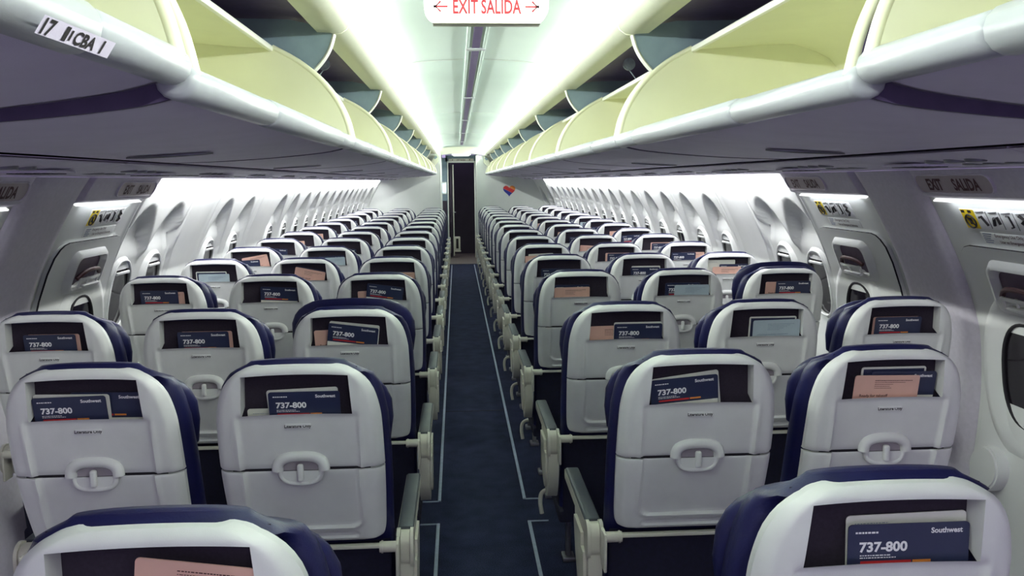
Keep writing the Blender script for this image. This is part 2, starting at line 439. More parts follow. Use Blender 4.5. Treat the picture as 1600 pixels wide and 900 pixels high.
for s in 'LR':
    for r in range(NROW[s]):
        for c in 'AMW':
            if r == 0 and c != 'A': continue
            if r == 1 and c == 'W': continue
            k = (s, c)
            if k not in protos: o = protos[k] = make_seat(c, s)
            else: o = copy_tree(protos[k])
            x, y = seat_pos(s, c, r); o.location = (x, y, 0)
            seats[s, c, r] = o
            lab = f'white-backed navy {COLN[c]} seat {SIDEN[s]} of the aisle, {rowphrase(s, r)}'
            tag(o, lab, 'seat', f'{COLN[c]} seats {SIDEN[s]} of the aisle')
            if r > 0:
                for ch in o.children:
                    if ch.name.startswith('headrest'): ch.location.z = HEAD_UP.get((s, c, r), random.choice([0, .004, .008, .02]))
for k, dz in HEAD_UP.items():
    for ch in seats[k].children:
        if ch.name.startswith('headrest'): ch.location.z = dz

# ================================================================== CARDS
CARD_W = .160
def card_mesh(kind, w=CARD_W, h=.115):
    """origin at the top left corner of the front face, x right, z up"""
    b = B(); th = .0016
    poly = [(q[0]+w/2, q[1]-h/2) for q in rrect(w, h, .006, 4)]
    b.prism(poly, 'y', 0, th, 0, 0)
    X, Z = (1, 0, 0), (0, 0, 1); f = -.0004
    def bar(x0, x1, z, t, m): b.rect((0, f, 0), X, Z, x0, x1, z-t/2, z+t/2, m)
    def scrib(x0, x1, z, t, m):
        x = x0
        while x < x1:
            l = random.uniform(.0016, .005); bar(x, min(x1, x+l), z, t, m); x += l+.0011
    if kind == 'navy':
        mats = ['card_navy', 'white', 'red', 'orange', 'card_white']
        scrib(.010, .042, -.0115, .0026, 1)
        b.text('Southwest', .0105, (w-.010, f, -.0145), X, Z, 1, 1.0, .03, 'r')
        b.text('737-800', .0190, (.016, f, -.0385), X, Z, 1, 1.08, .035, 'l')
        scrib(.017, .060, -.0440, .0014, 1); scrib(.017, .068, -.0474, .0014, 1)
        bar(.018, .090, -.0540, .0042, 2); bar(.092, .118, -.0540, .0042, 3)
        bar(.001, w-.001, -.084, .046, 4)
    elif kind == 'pink':
        mats = ['card_pink', 'dred']
        for i, (x1, t) in enumerate(((.142, .0016), (.125, .0011), (.095, .0011), (.088, .0011), (.092, .0011))): scrib(.050, x1, -.013-.0048*i, t, 1)
        b.text('Ready for takeoff', .010, (.016, f, -.055), X, Z, 1, 1, .012, 'l')
        scrib(.016, .120, -.066, .0014, 1); scrib(.016, .110, -.071, .0014, 1)
    elif kind == 'blue':
        mats = ['card_blue', 'ink']
        for i in range(5): scrib(.050, .140-.012*i, -.014-.005*i, .0011, 1)
        scrib(.016, .120, -.050, .0018, 1); scrib(.016, .110, -.058, .0014, 1)
    elif kind == 'white':
        mats = ['card_white', 'ink']
        scrib(.012, .06, -.012, .001, 1)
    elif kind == 'frame':
        mats = ['card_white', 'card_navy', 'ink']
        b.rect((0, f, 0), X, Z, .005, w-.005, -h+.005, -.005, 1); scrib(.014, .07, -.013, .0014, 2)
    return b, mats
CARDN = {'navy': ('safety_card', 'white-lettered navy card'), 'pink': ('notice_card', 'pink card with red print'), 'blue': ('notice_card', 'pale blue printed card'),
         'white': ('folded_leaflet', 'plain white leaflet'), 'frame': ('folder', 'white-edged dark folder')}
card_me = {}
OP_W = .1215; OP_B, OP_T = 1.0165, 1.095
def card(s, c, r, kind, x0, top, tilt=0., layer=0, lean=0., w=CARD_W, suffix=''):
    """x0: left edge as fraction of the opening, top: height of the upper left corner as a fraction of the opening"""
    sx, sy = seat_pos(s, c, r)
    key = (kind, w)
    if key not in card_me:
        b, mats = card_mesh(kind, w); o = b.build(CARDN[kind][0], mats); card_me[key] = o.data
    else:
        o = bpy.data.objects.new(CARDN[kind][0], card_me[key]); C.objects.link(o)
    x = sx-OP_W+2*OP_W*x0; z = OP_B+(OP_T-OP_B)*(top+.07)
    tl = math.radians(tilt); lo_ = min(0, -.07*math.sin(tl)); hi_ = w*math.cos(tl)+max(0, -.07*math.sin(tl))
    x = sx+max(-OP_W+.002-lo_, min(x-sx, OP_W-.002-hi_))
    zb = 1.0
    base_y = sy+shell_y(0, zb)+.0125+.0062*layer
    slope = .16+lean/57.3
    o.rotation_euler = (0, 0, 0)
    ang = math.atan(.16)-math.radians(lean)       # top leans to the camera with the shell; lean tips it away
    o.matrix_world = Matrix.Translation((x, base_y-(z-zb)*math.tan(ang), z)) @ Matrix.Rotation(math.radians(-0), 4, 'Z') @ Matrix.Rotation(ang, 4, 'X') @ Matrix.Rotation(math.radians(tilt), 4, 'Y')
    lab = f'{CARDN[kind][1]} in {COLN[c]} seat pocket {SIDEN[s]} of aisle, {rowphrase(s, r, True)}'
    if suffix: lab = suffix+' '+lab
    cat = {'navy': 'safety card', 'pink': 'card', 'blue': 'card', 'white': 'leaflet', 'frame': 'folder'}[kind]
    return tag(o, lab, cat, 'cards in the seat pockets')
# near pockets, as the photo shows them
CARDS = [
 ('L','A',0,'pink',.41,.88,9,1,.142),
 ('L','A',1,'white',.22,.62,-2,1),('L','A',1,'navy',.24,.58,0,0),
 ('L','M',1,'white',-.0,.64,1,2,.165),('L','M',1,'navy',-.02,.55,-1,1),
 ('L','A',2,'pink',.03,.50,-2,2),('L','A',2,'white',.25,.92,7,1),('L','A',2,'navy',.24,.85,8,0),
 ('L','M',2,'pink',.24,.56,0,2),('L','M',2,'navy',.20,.56,0,1),
 ('L','W',2,'pink',.22,.56,0,2),('L','W',2,'navy',.18,.56,0,1),
 ('L','W',3,'pink',.24,.56,0,2),('L','W',3,'navy',.14,.66,0,1),
 ('L','M',3,'navy',.33,.80,3,1),
 ('L','A',3,'pink',.12,.42,-2,2),('L','A',3,'navy',.31,.90,8,0),
 ('L','W',4,'frame',.10,.60,0,2),('L','W',4,'blue',.16,.44,0,1),
 ('L','M',4,'navy',.34,.92,12,2),('L','M',4,'pink',.33,.86,12,1),
 ('L','A',4,'navy',.28,.42,0,2),('L','A',4,'pink',.36,.36,0,1),
 ('L','W',5,'navy',.05,.35,-3,1),('L','W',5,'pink',.25,.55,-10,2),
 ('L','M',5,'navy',.28,.62,-2,2),('L','M',5,'blue',.30,.5,-2,1),
 ('L','A',5,'navy',.14,.4,0,1),
 ('R','A',0,'white',.29,.66,-1,2,.172,10),('R','A',0,'navy',.27,.56,0,0,.172,10),('R','A',0,'pink',.50,.50,2,3,.125,10),
 ('R','A',1,'white',.02,.62,-8,2),('R','A',1,'navy',.0,.60,-5,1),
 ('R','M',1,'frame',.22,.82,0,3),('R','M',1,'navy',.32,.70,1,2),('R','M',1,'pink',.14,.60,1,1),
 ('R','A',2,'pink',.0,.45,-1,2),('R','A',2,'white',.36,.62,0,1),('R','A',2,'navy',.36,.56,0,0),
 ('R','M',2,'frame',.28,.74,0,2),('R','M',2,'blue',.34,.58,-1,1),
 ('R','W',2,'pink',.10,.62,0,2),('R','W',2,'navy',.12,.62,0,1),
 ('R','A',3,'navy',.0,.6,0,2),('R','A',3,'pink',.0,.45,-1,1),
 ('R','M',3,'navy',.16,.62,0,2),('R','M',3,'blue',.33,.5,0,1),
 ('R','W',3,'pink',.14,.58,0,2),('R','W',3,'navy',.33,.62,0,1),
 ('R','A',4,'navy',.10,.46,0,1),
 ('R','M',4,'white',.22,.55,0,2),('R','M',4,'navy',.20,.46,0,1),
 ('R','W',4,'white',.0,.9,0,2),('R','W',4,'navy',.30,.6,0,1),('R','W',4,'pink',.14,.42,0,0),
 ('R','A',5,'white',.10,.58,-2,2),('R','A',5,'pink',.0,.42,-2,1),
 ('R','M',5,'pink',.22,.58,0,2),('R','M',5,'navy',.27,.55,0,1),
 ('R','W',5,'pink',.30,.56,0,2),('R','W',5,'navy',.06,.56,0,1),
 ('R','W',6,'pink',.28,.62,0,2),('R','W',6,'navy',.31,.55,0,1),
]
done = set()
for q in CARDS:
    s, c, r, kind, x0, top, tilt, layer = q[:8]; w = q[8] if len(q) > 8 else CARD_W; lean = q[9] if len(q) > 9 else 0
    card(s, c, r, kind, x0, top, tilt, layer, lean, w); done.add((s, c, r))
for (s, c, r) in sorted(seats):
    if (s, c, r) in done or (r == 1 and c == 'W'): continue
    u = random.random()
    if u < .18: continue
    x = random.uniform(.02, .28)
    if u < .7: card(s, c, r, 'navy', x, random.uniform(.4, .62), random.uniform(-4, 4), 1)
    if u > .5: card(s, c, r, random.choice(['pink', 'pink', 'blue']), random.uniform(.0, .28), random.uniform(.38, .56), random.uniform(-5, 5), 2)
card('L', 'A', 1, 'white', .02, .02, 0, 3, 0, .14, 'low')
card('L', 'M', 1, 'navy', .345, .66, 1, 3, 0, CARD_W, 'rear')

# ================================================================== SIDEWALLS
PROF = smooth_pts([(-.02, 1.56), (.10, 1.60), (.30, 1.66), (.53, 1.70), (.72, 1.715), (.85, 1.715), (1.0, 1.70), (1.12, 1.665), (1.22, 1.625), (1.35, 1.56), (1.48, 1.485), (1.56, 1.43)], 5)
def wall0(Y, z, side):
    x = interp(PROF, z)
    t0 = 13.2; k = .10*sstep(t0, 16.0, Y) if Y > t0 else 0
    return x*(1-k)
HATCH = [(2.06, 2.76), (3.17, 3.87)]
SEAMS = [4.60, 5.12]+[6.27+1.15*i for i in range(8)]
def windows(side):
    out = [4.02, 4.43]+[5.41+.575*k for k in range(18)]
    out = [Y for Y in out if Y < Y_BULK[side]-.15 and not (side == 'L' and abs(Y-6.56) < .05)]
    return out
ZW, WA, WB = 1.02, .115, .165          # window centre height and half axes
def wall_d(Y, z, side):
    """outward displacement of the panel surface"""
    d = 0.
    if Y > 3.88:
        r = 0.
        for w in WIN[side]:
            if abs(Y-w) < .30:
                u = (Y-w)/.228; v = (z-1.0)/.425 if z > 1.0 else (z-1.0)/.55
                r = max(r, sstep(1.03, .90, u*u+v*v))
        d += r*(.026+max(0., min(.038, 1.635-wall0(Y, z, side))))
        for sY in SEAMS:
            d -= .014*math.exp(-((Y-sY)/.040)**4)
            d += .026*math.exp(-((Y-sY)/.009)**2)
    else:
        inh = any(a < Y < b for a, b in HATCH)
        e = min([min(abs(Y-a), abs(Y-b)) for a, b in HATCH])
        if not inh: d -= .022*sstep(.0, .05, e)
        else:
            d += .012*sstep(.0, .03, e)*sstep(1.475, 1.465, z)
            d -= .026*sstep(.0, .015, e)*sstep(1.468, 1.476, z)
        d += .010*math.exp(-(e/.006)**2)
    return d
WIN = {}
for s in 'LR': WIN[s] = windows(s)
def wallX(side, Y, z, off=0.):
    sg = -1 if side == 'L' else 1
    return sg*(wall0(Y, z, side)+wall_d(Y, z, side)-off)
def frame_on(side, Y, z, off=0., span=.06):
    """matrix: x = reading direction, y = outwards normal reversed (into wall), z = up the wall"""
    sg = -1 if side == 'L' else 1
    p = Vector((wallX(side, Y, z, off) if span < .07 else (wallX(side, Y, z+span, off)+wallX(side, Y, z-span, off))/2, Y, z))
    a = Vector((sg*(wall0(Y, z+span, side)), Y, z+span)); b_ = Vector((sg*(wall0(Y, z-span, side)), Y, z-span))
    zd = (a-b_).normalized(); xd = Vector((0, -sg, 0)); yd = zd.cross(xd).normalized()
    m = Matrix((xd, yd, zd)).transposed().to_4x4(); m.translation = p
    return m
for s in 'LR':
    sg = -1 if s == 'L' else 1; yend = Y_BULK[s]+.02
    Ys = []; y = Y_BACK
    while y < yend:
        Ys.append(y)
        near = min(abs(y-q) for q in SEAMS+[a for h in HATCH for a in h])
        y += .006 if near < .03 else (.03 if y < 3.8 else .013 if y < 9 else .022)
    Ys.append(yend)
    zs = [-.02, .05, .15, .25, .35, .45, .52, .58, .64, .70, .75]+[.78+.02*i for i in range(34)]+[1.452, 1.464, 1.468, 1.472, 1.476, 1.49, 1.51, 1.535, 1.56]
    zs = sorted(set(round(z, 4) for z in zs if z <= 1.56))
    pts = [[(wallX(s, Y, z), Y, z) for Y in Ys] for z in zs]
    b = B(); b.grid(pts, 0, mf=lambda i, j: 1 if (Ys[j] < 3.17 and not (2.06 < Ys[j] < 2.755)) or (zs[i] > 1.466 and Ys[j] < 3.865) else 0)
    o = b.build('wall_left' if s == 'L' else 'wall_right', ['wall', 'pillar'], angle=45)
    struct(o, 'curved pale cabin sidewall with sculpted window bays, ' + ('left' if s == 'L' else 'right') + ' of the seats')
# windows
wn = 0
for s in 'LR':
    for k, Y in enumerate(WIN[s]):
        wn += 1; m = frame_on(s, Y, ZW, .012, .165)
        o = B(); ov = [(WA*1.0*math.copysign(abs(math.cos(2*PI*i/32))**.8, math.cos(2*PI*i/32)), WB*math.copysign(abs(math.sin(2*PI*i/32))**.8, math.sin(2*PI*i/32))) for i in range(32)]
        o.tube([(x, 0, z) for x, z in ov], .006, 8, 0, closed=True)
        o.loft([[(x*f, y_, z*f) for x, z in ov] for f, y_ in ((1.02, .0), (1.12, .012), (1.22, .05))], 0, cap=False)
        w = o.build(f'window_{wn}', 'wall', angle=60); w.matrix_world = m; struct(w)
        if k == 0: win_me = w.data; 
        p = B(); p.prism([(x*.97, z*.97) for x, z in ov], 'y', .012, .018, 0); q = p.build('pane', 'glass', w)
        p = B(); p.prism([(x*.96, z*.96) for x, z in ov if z >= .105], 'y', .004, .008, 0); p.rbox((0, -.001, .105), (.15, .012, .014), .004, 0); q = p.build('shade', 'wall', w)

# ------------------------------------------------------------------ exit hatches
dn = 0
for s in 'LR':
    sg = -1 if s == 'L' else 1
    for hi, (ya, yb) in enumerate(HATCH):
        if s == 'L' and hi == 0: continue_hatch = True
        dn += 1; yc = (ya+yb)/2; hw_ = (yb-ya)/2-.045
        where = ('left' if s == 'L' else 'right')+' wall, '+('near' if hi == 0 else 'far')+' overwing exit'
        door = thing(f'door_{dn}', None, None, (0, 0, 0)); struct(door, f'pale overwing exit hatch in the {where}')
        # raised hatch panel following the wall
        b = B(); zs = [.16, .20, .3, .4, .5, .6, .7, .8, .9, 1.0, 1.1, 1.2, 1.26, 1.29, 1.305, 1.312]; N = 14; pts = []
        for z in zs:
            rz = max(0, z-1.232)/.08; w_ = hw_-.08*(1-math.sqrt(max(0, 1-rz*rz)))
            pts.append([(sg*(wall0(yc+w_*t, z, s)-.010), yc+w_*t, z) for t in [-1+2*i/N for i in range(N+1)]])
        b.grid(pts, 0)
        out = [Vector(p) for p in pts[0]]+[Vector(r[-1]) for r in pts[1:]]+[Vector(p) for p in pts[-1][-2::-1]]+[Vector(r[0]) for r in pts[-2:0:-1]]
        n = len(out); sk = [p+Vector((sg*.024, 0, 0)) for p in out]
        b.add(out+sk, [[i, (i+1) % n, n+(i+1) % n, n+i] for i in range(n)], 0)
        b.tube([p+Vector((sg*.004, 0, 0)) for p in out if p.z > .5 or True], .0035, 6, 1, closed=True)
        b.build('hatch_panel', ['wall', 'seam'], door, angle=45)
        # handle recess, framed
        fm = frame_on(s, yc+.005, 1.185, .030, .09)
        b = B(); outer = rrect(.30, .165, .04, 5); inner = rrect(.235, .115, .03, 5); n = len(outer)
        ring = lambda q, y: [(x, y, z) for x, z in q]
        b.loft([ring(rrect(.35, .21, .055, 5), .022), ring(outer, -.010), ring(rrect(.27, .14, .035, 5), -.014), ring(inner, .006)], 0, cap=False)
        hf = b.build('handle_cover', 'wall', door, angle=60); hf.matrix_world = fm
        b = B(); b.prism(inner, 'y', .0075, .010, 0); b.build('handle_recess', 'recess', hf)
        b = B(); b.tube(smooth_pts([(-.10, -.012, -.02), (-.05, -.022, .014), (.05, -.022, .014), (.10, -.012, -.01)], 4), .0085, 8, 0); b.build('handle', 'dred', hf)
        b = B(); b.rbox((.0, -.022, -.022), (.19, .006, .014), .003, 0); b.rbox((.01, -.024, -.05), (.15, .02, .012), .004, 0)
        for q in (-.085, -.02, .075): b.rbox((q, -.022, -.036), (.012, .006, .045), .002, 0)
        b.build('handle_guard', 'shell', hf)
        # window of the hatch
        fm = frame_on(s, yc+.065, .90, .014, .24)
        ov = [(.15*math.copysign(abs(math.cos(2*PI*i/40))**.8, math.cos(2*PI*i/40)), .215*math.copysign(abs(math.sin(2*PI*i/40))**.8, math.sin(2*PI*i/40))) for i in range(40)]
        ring2 = lambda f, y: [(x*f, y, z*f) for x, z in ov]
        b = B(); b.loft([ring2(1.45, .05), ring2(1.40, .010), ring2(1.28, -.012), ring2(1.12, -.014), ring2(.88, .012), ring2(.82, .014)], 0, cap=False)
        wf = b.build('hatch_window', 'wall', door, angle=60); wf.matrix_world = fm
        b = B(); b.prism([(x*.84, z*.84) for x, z in ov], 'y', .012, .018, 0); b.build('pane', 'glass', wf)
        b = B(); b.tube([(x*.80, .008, z*.80) for x, z in ov], .006, 6, 0, closed=True); b.build('pane_seal', 'seam', wf)
        fm = frame_on(s, yc+.20, .56, .012)
        b = B(); b.cyl((0, .01, 0), (0, -.05, 0), .075, 24, 0); b.cyl((0, -.05, 0), (0, -.056, 0), .068, 24, 0)
        q = b.build('armrest_boss', 'wall', door, angle=50); q.matrix_world = fm
        # lamp strip below the header
        fm = frame_on(s, yc, 1.466, -.006)
        b = B(); b.rbox((0, -.008, -.0), (hw_*2+.03, .018, .006), .002, 0)
        lp = b.build('exit_lamp', 'lampglow'); lp.matrix_world = fm
        tag(lp, f'slim white lamp glowing under the header of the {where}', 'lamp', 'exit lamps')
        # sign
        fm = frame_on(s, yc+.11, 1.517, .0)
        b = B(); q = rrect(.40, .066, .03, 6); ring = lambda f, y, q=q: [(x*(1-(1-f)*.2), y, z*f) for x, z in q]
        b.loft([ring(1.08, .004), ring(1.06, -.008), ring(.96, -.008), ring(.93, -.003)], 1, cap=False)
        b.prism([(x*.99, z*.95) for x, z in q], 'y', -.004, .0, 0)
        b.text('EXIT', .056, (-.135, -.0052, -.021), (1, 0, 0), (0, 0, 1), 2, .72, .035, 'l'); b.text('SALIDA', .056, (.005, -.0052, -.021), (1, 0, 0), (0, 0, 1), 2, .72, .035, 'l')
        sn = b.build('exit_sign', ['signbox', 'pillar', 'dred']); sn.matrix_world = fm
        tag(sn, f'grey lozenge EXIT SALIDA sign on the header of the {where}', 'sign', 'wall exit signs')
        # pictogram placard
        fm = frame_on(s, yc+.045, 1.405, -.0)
        b = B(); b.rbox((0, -.001, 0), (.34, .003, .072), .001, 0)
        X, Z = (1, 0, 0), (0, 0, 1); f = (0, -.0032, 0)
        b.rect(f, X, Z, -.165, -.095, -.035, .035, 1)
        cc = [(-.13+.024*math.cos(2*PI*i/24), -.0045, -.008+.024*math.sin(2*PI*i/24)) for i in range(24)]
        b.tube(cc, .0028, 5, 2, closed=True); b.tube([(-.147, -.0045, .009), (-.113, -.0045, -.025)], .0025, 5, 2)
        for q in (-.152, -.118): b.rect((q, -.0036, .027), X, Z, -.009, .009, -.005, .005, 2)
        b.rect((-.13, -.0036, -.008), X, Z, -.008, .008, -.012, .012, 2)
        for i in range(4):
            x0 = -.075+.064*i
            b.tube([(x0-.012, -.004, .026), (x0+.03, -.004, .030)], .0012, 4, 3)
            if i < 3: b.tube([(x0+.040, -.004, .030), (x0+.040, -.004, -.030)], .0009, 4, 3)
            sh = [[(-.012, .008), (0, .012), (.018, -.02)], [(-.014, -.018), (-.004, .008), (.014, .012), (.016, -.012)], [(-.006, .018), (.006, .018), (.010, -.02), (-.002, -.022)], [(-.008, .022), (.010, .010), (-.006, 0), (.014, -.014), (-.002, -.026)]][i]
            b.tube([(x0+.01+x, -.004, z) for x, z in sh], [.0045, .005, .003, .006][i], 5, 3)
        pk = b.build('instruction_placard', ['white', 'yellow', 'black', 'black']); pk.matrix_world = fm
        tag(pk, f'pictogram strip with yellow warning square on the {where}', 'placard', 'exit pictogram strips')
        fm = frame_on(s, yc+.03, 1.345, -.0)
        b = B(); b.rbox((.02, -.0008, 0), (.30, .002, .040), .0008, 0)
        b.text('Emergency Use Only', .0165, (-.06, -.0024, .006), X, Z, 1, .95, .012); b.text('Usar en Emergencia Solamente', .0150, (-.045, -.0024, -.014), X, Z, 1, .95, .012)
        for i in range(5): b.rect((-.12, -.0022, .015-.0075*i), X, Z, -.0, .045-.006*(i % 3), -.0016, .0016, 2)
        pk = b.build('text_placard', ['wall', 'dred', 'ink']); pk.matrix_world = fm
        tag(pk, f'Emergency Use Only text plate on the {where}', 'placard', 'exit text plates')

# ================================================================== FLOOR
b = B(); b.rbox((0, (Y_BACK+15.6)/2, -.025), (3.3, 15.6-Y_BACK, .05), 0, 0)
struct(b.build('floor', 'carpet'), 'dark navy cabin carpet')
b = B(); b.rbox((0, 17.1, -.02), (1.2, 3.0, .05), 0, 0); struct(b.build('floor_galley', 'galley'))
b = B(); b.rbox((0, 5.5, .001), (.40, .006, .003), 0, 0); tag(b.build('carpet_seam', 'seam'), 'thin dark seam across the aisle carpet', 'seam')
for s in (-1, 1):
    sd = 'left' if s < 0 else 'right'
    for i, (y0, y1, yt) in enumerate(((3.90, 15.4, 3.90), (-.4, 3.63, 3.63))):
        b = B(); b.rbox((s*.206, (y0+y1)/2, .003), (.015, y1-y0, .008), .002, 0)
        b.rbox((s*.252, yt, .002), (.085, .008, .006), .002, 0)
        tag(b.build('floor_path_strip', 'strip'), f'pale floor path strip along the {sd} side of the aisle, {"ahead of" if i == 0 else "before"} the gap', 'floor strip', 'floor path strips')

# ================================================================== CEILING
DOME = smooth_pts([(-.53, 2.03), (-.50, 2.075), (-.44, 2.108), (-.34, 2.135), (-.22, 2.150), (0, 2.158), (.22, 2.150), (.34, 2.135), (.44, 2.108), (.50, 2.075), (.53, 2.03)], 4)
YC_END = 15.42
b = B()
Ys = [Y_BACK]+[x for k in range(-1, 5) for x in (1.1+3.333*k-.006, 1.1+3.333*k, 1.1+3.333*k+.006)]+[YC_END]
Ys = sorted(y for y in Ys if Y_BACK <= y <= YC_END)
seamY = [1.1+3.333*k for k in range(-1, 5)]
b.grid([[(x, y, z+(.008 if any(abs(y-q) < .001 for q in seamY) else 0)) for x, z in DOME] for y in Ys], 0)
b.grid([[(x, y, z+.03) for x, z in DOME] for y in (Y_BACK, YC_END)], 0)
b.grid([[(x, YC_END, z+d) for x, z in DOME] for d in (0, .03)], 0)
for q in seamY:
    if Y_BACK < q < YC_END: b.grid([[(x, q+dy, z-.0015) for x, z in DOME[4:-4]] for dy in (-.005, .005)], 1)
struct(b.build('ceiling', ['ceil', 'rim'], angle=60), 'white domed cabin ceiling')
for s in (-1, 1):
    b = B()
    poly = [(s*.476, 2.0), (s*.455, 2.004), (s*.436, 2.016), (s*.428, 2.032), (s*.436, 2.030), (s*.458, 2.018), (s*.53, 2.018), (s*.53, 2.006), (s*.49, 2.004)]
    for k in range(-1, 10):
        y0, y1 = max(Y_BACK, 1.1+1.667*k-.0), min(YC_END, 1.1+1.667*(k+1)-.004)
        if y1 > y0: b.prism(poly, 'y', y0, y1, 0)
    struct(b.build('trim_1' if s < 0 else 'trim_2', 'trim', angle=40), 'cream ceiling edge trim')
# ceiling rail
b = B(); 
for x in (-.038, .038): b.rbox((x, 8.2, 2.150), (.014, 12.7, .016), .004, 0)
b.rbox((0, 8.2, 2.152), (.064, 12.7, .012), .002, 0)
rl = b.build('ceiling_rail', 'ceil'); tag(rl, 'long central ceiling rail with dark slot and cross clips', 'rail')
b = B(); b.rbox((0, 8.2, 2.1455), (.036, 12.69, .004), .001, 0); b.build('rail_slot', 'pillar_dark' if 'pillar_dark' in M else 'housing', rl)
for y in (4.0, 6.3, 8.6, 10.9, 13.2, 14.5):
    b = B(); b.rbox((0, y, 2.143), (.092, .05 if y < 14 else .1, .010), .003, 0); b.build('rail_clip', 'lip', rl)
# hanging exit sign
es = thing('exit_sign', 'white hanging EXIT SALIDA ceiling sign with red arrows', 'sign', (-.019, 2.12, -.022))
b = B(); q = [(x, z+1.985) for x, z in rrect(.302, .088, .036, 8)]
b.prism(q, 'y', -.022, .022, 0); b.build('sign_face', 'signglow', es, angle=40)
b = B(); X, Z = (1, 0, 0), (0, 0, 1); f = -.0228
b.text('EXIT', .046, (-.081, f, 1.9605), X, Z, 0, .63, .022, 'l', spacing=1.05); b.text('SALIDA', .046, (-.013, f, 1.9605), X, Z, 0, .63, .022, 'l', spacing=1.02)
for s in (-1, 1):
    b.rect((0, f, 1.9765), X, Z, s*.094, s*.124, -.0020, .0020, 0)
    for t in (-1, 1):
        b.add([(s*.128, f, 1.9765), (s*.127, f, 1.9765-t*.0040), (s*.1125, f, 1.9765+t*.0135), (s*.109, f, 1.9765+t*.0108)], [[0, 1, 2, 3]], 0)
b.build('lettering', 'sign_red', es)
b = B(); b.rbox((0, 0, 1.939), (.262, .046, .004), .001, 0); b.rbox((0, -.0225, 1.947), (.25, .001, .0016), 0, 0); b.build('lower_edge', 'trim', es)
b = B(); b.rbox((0, 0, 2.09), (.08, .03, .13), .004, 0); b.build('hanger', 'ceil', es)

# ================================================================== BINS
BINY = [1.1-1.667*2, 1.1-1.667]+[1.1+1.667*k for k in range(8)]
def bin_profile():
    outer = smooth_pts([(.437, 1.650), (.50, 1.634), (.60, 1.622), (.72, 1.612), (.86, 1.604), (.99, 1.600)], 3)+smooth_pts([(1.10, 1.622), (1.18, 1.68), (1.20, 1.80), (1.175, 1.90), (1.14, 1.935), (1.0, 1.985), (.80, 1.972), (.668, 1.962)], 3)
    inner = smooth_pts([(.664, 1.950), (.80, 1.958), (1.0, 1.968), (1.125, 1.922)], 2)+smooth_pts([(1.16, 1.88), (1.18, 1.80), (1.16, 1.70), (1.09, 1.645)], 3)+smooth_pts([(.99, 1.624), (.86, 1.628), (.72, 1.636), (.60, 1.646), (.50, 1.660), (.445, 1.676)], 3)
    return outer, inner
ARC = smooth_pts([(.432, 1.672), (.447, 1.735), (.478, 1.800), (.527, 1.862), (.590, 1.913), (.668, 1.956)], 4)
def make_bin(s, L, label):
    sd = -1 if s == 'L' else 1
    t = thing('overhead_bin', label, 'overhead bin', (0, 0, 0))
    outer, inner = bin_profile(); X = lambda q: (sd*q[0], q[1])
    b = B(); no, ni = len(outer), len(inner)
    vs = [(sd*x, y, z) for y in (.026, L-.026) for x, z in outer]
    b.add(vs, [[i, i+1, no+i+1, no+i] for i in range(no-1)], 0)
    b.add([(sd*x, y, z) for y in (.026, L-.026) for x, z in inner], [[i, i+1, ni+i+1, ni+i] for i in range(ni-1)], 1)
    b.build('bucket', ['under', 'bin_in'], t, angle=30)
    # end plates with the curved front edge
    for nm, y0, y1 in (('end_panel', .018, .032), ('end_panel', L-.032, L-.018)):
        poly = [X(q) for q in ARC]+[X(q) for q in reversed(outer[:-2])]
        b = B(); n = len(poly); vv = [(x, y0, z) for x, z in poly]+[(x, y1, z) for x, z in poly]; far = y0 > L/2
        b.add(vv, [[i, (i+1) % n, n+(i+1) % n, n+i] for i in range(len(ARC)-1)], 0); b.add(vv, [[i, (i+1) % n, n+(i+1) % n, n+i] for i in range(len(ARC)-1, n)], 1)
        b.add(vv, [list(range(n))[::-1]], 0 if far else 1); b.add(vv, [[n+i for i in range(n)]], 1 if far else 0); ep = b.build(nm, ['bin_in', 'housing'], t, angle=30)
        b = B(); b.tube([(sd*x, (y0+y1)/2, z) for x, z in ARC], .0095, 8, 0); b.build('edge_strip', 'bin_in', ep, angle=60)
    # top rim
    b = B(); b.rbox((sd*.672, L/2, 1.952), (.016, L-.03, .018), .005, 0); b.build('upper_rim', 'rim', t)
    # lip: two end pieces and the handle piece
    def lip(nm, y0, y1, dz=0, r=.024):
        b = B(); n = 14; ys = [y0, y0+.002, y0+.008, y1-.008, y1-.002, y1]; rs = [.6, .85, 1, 1, .85, .6]
        rings = []
        for y, f in zip(ys, rs):
            rings.append([(sd*(.449+r*1.15*f*math.cos(2*PI*i/n)), y, 1.664+dz+r*f*math.sin(2*PI*i/n)) for i in range(n)])
        b.loft(rings, 0); return b.build(nm, 'lip', t, angle=60)
    lip('lip', .003, .50); lip('lip', L-.27, L-.003); lip('handle', .503, L-.273, 0, .0262)
    # hand recess in the underside
    b = B(); cx, cyy = .80, L*.62
    q = [(sd*(cx+.105*math.cos(2*PI*i/24)), cyy+.030*math.sin(2*PI*i/24)) for i in range(24)]
    zz = lambda x: interp(sorted(outer[:16]), abs(x))
    b.loft([[(x, y, zz(x)-.002) for x, y in q], [(x, y, zz(x)-.006) for x, y in q], [(sd*cx+(x-sd*cx)*.82, cyy+(y-cyy)*.75, zz(x)-.004) for x, y in q]], 0, cap=False)
    b.add([(sd*cx+(x-sd*cx)*.82, cyy+(y-cyy)*.75, zz(x)-.0045) for x, y in q], [list(range(24))], 1)
    b.build('hand_recess', ['leg', 'seam'], t)
    # hinge strut head
    b = B(); b.cyl((sd*.64, L*.5, 2.022), (sd*.64, L*.5+.012, 2.022), .026, 18, 0); b.cyl((sd*.64, L*.5-.004, 2.016), (sd*.64, L*.5, 2.016), .014, 14, 0); b.tube([(sd*.64, L*.5+.006, 2.0), (sd*.672, L*.5+.006, 1.958)], .0025, 6, 0)
    b.build('hinge_strut', 'clearplastic', t)
    return t
binp = {}
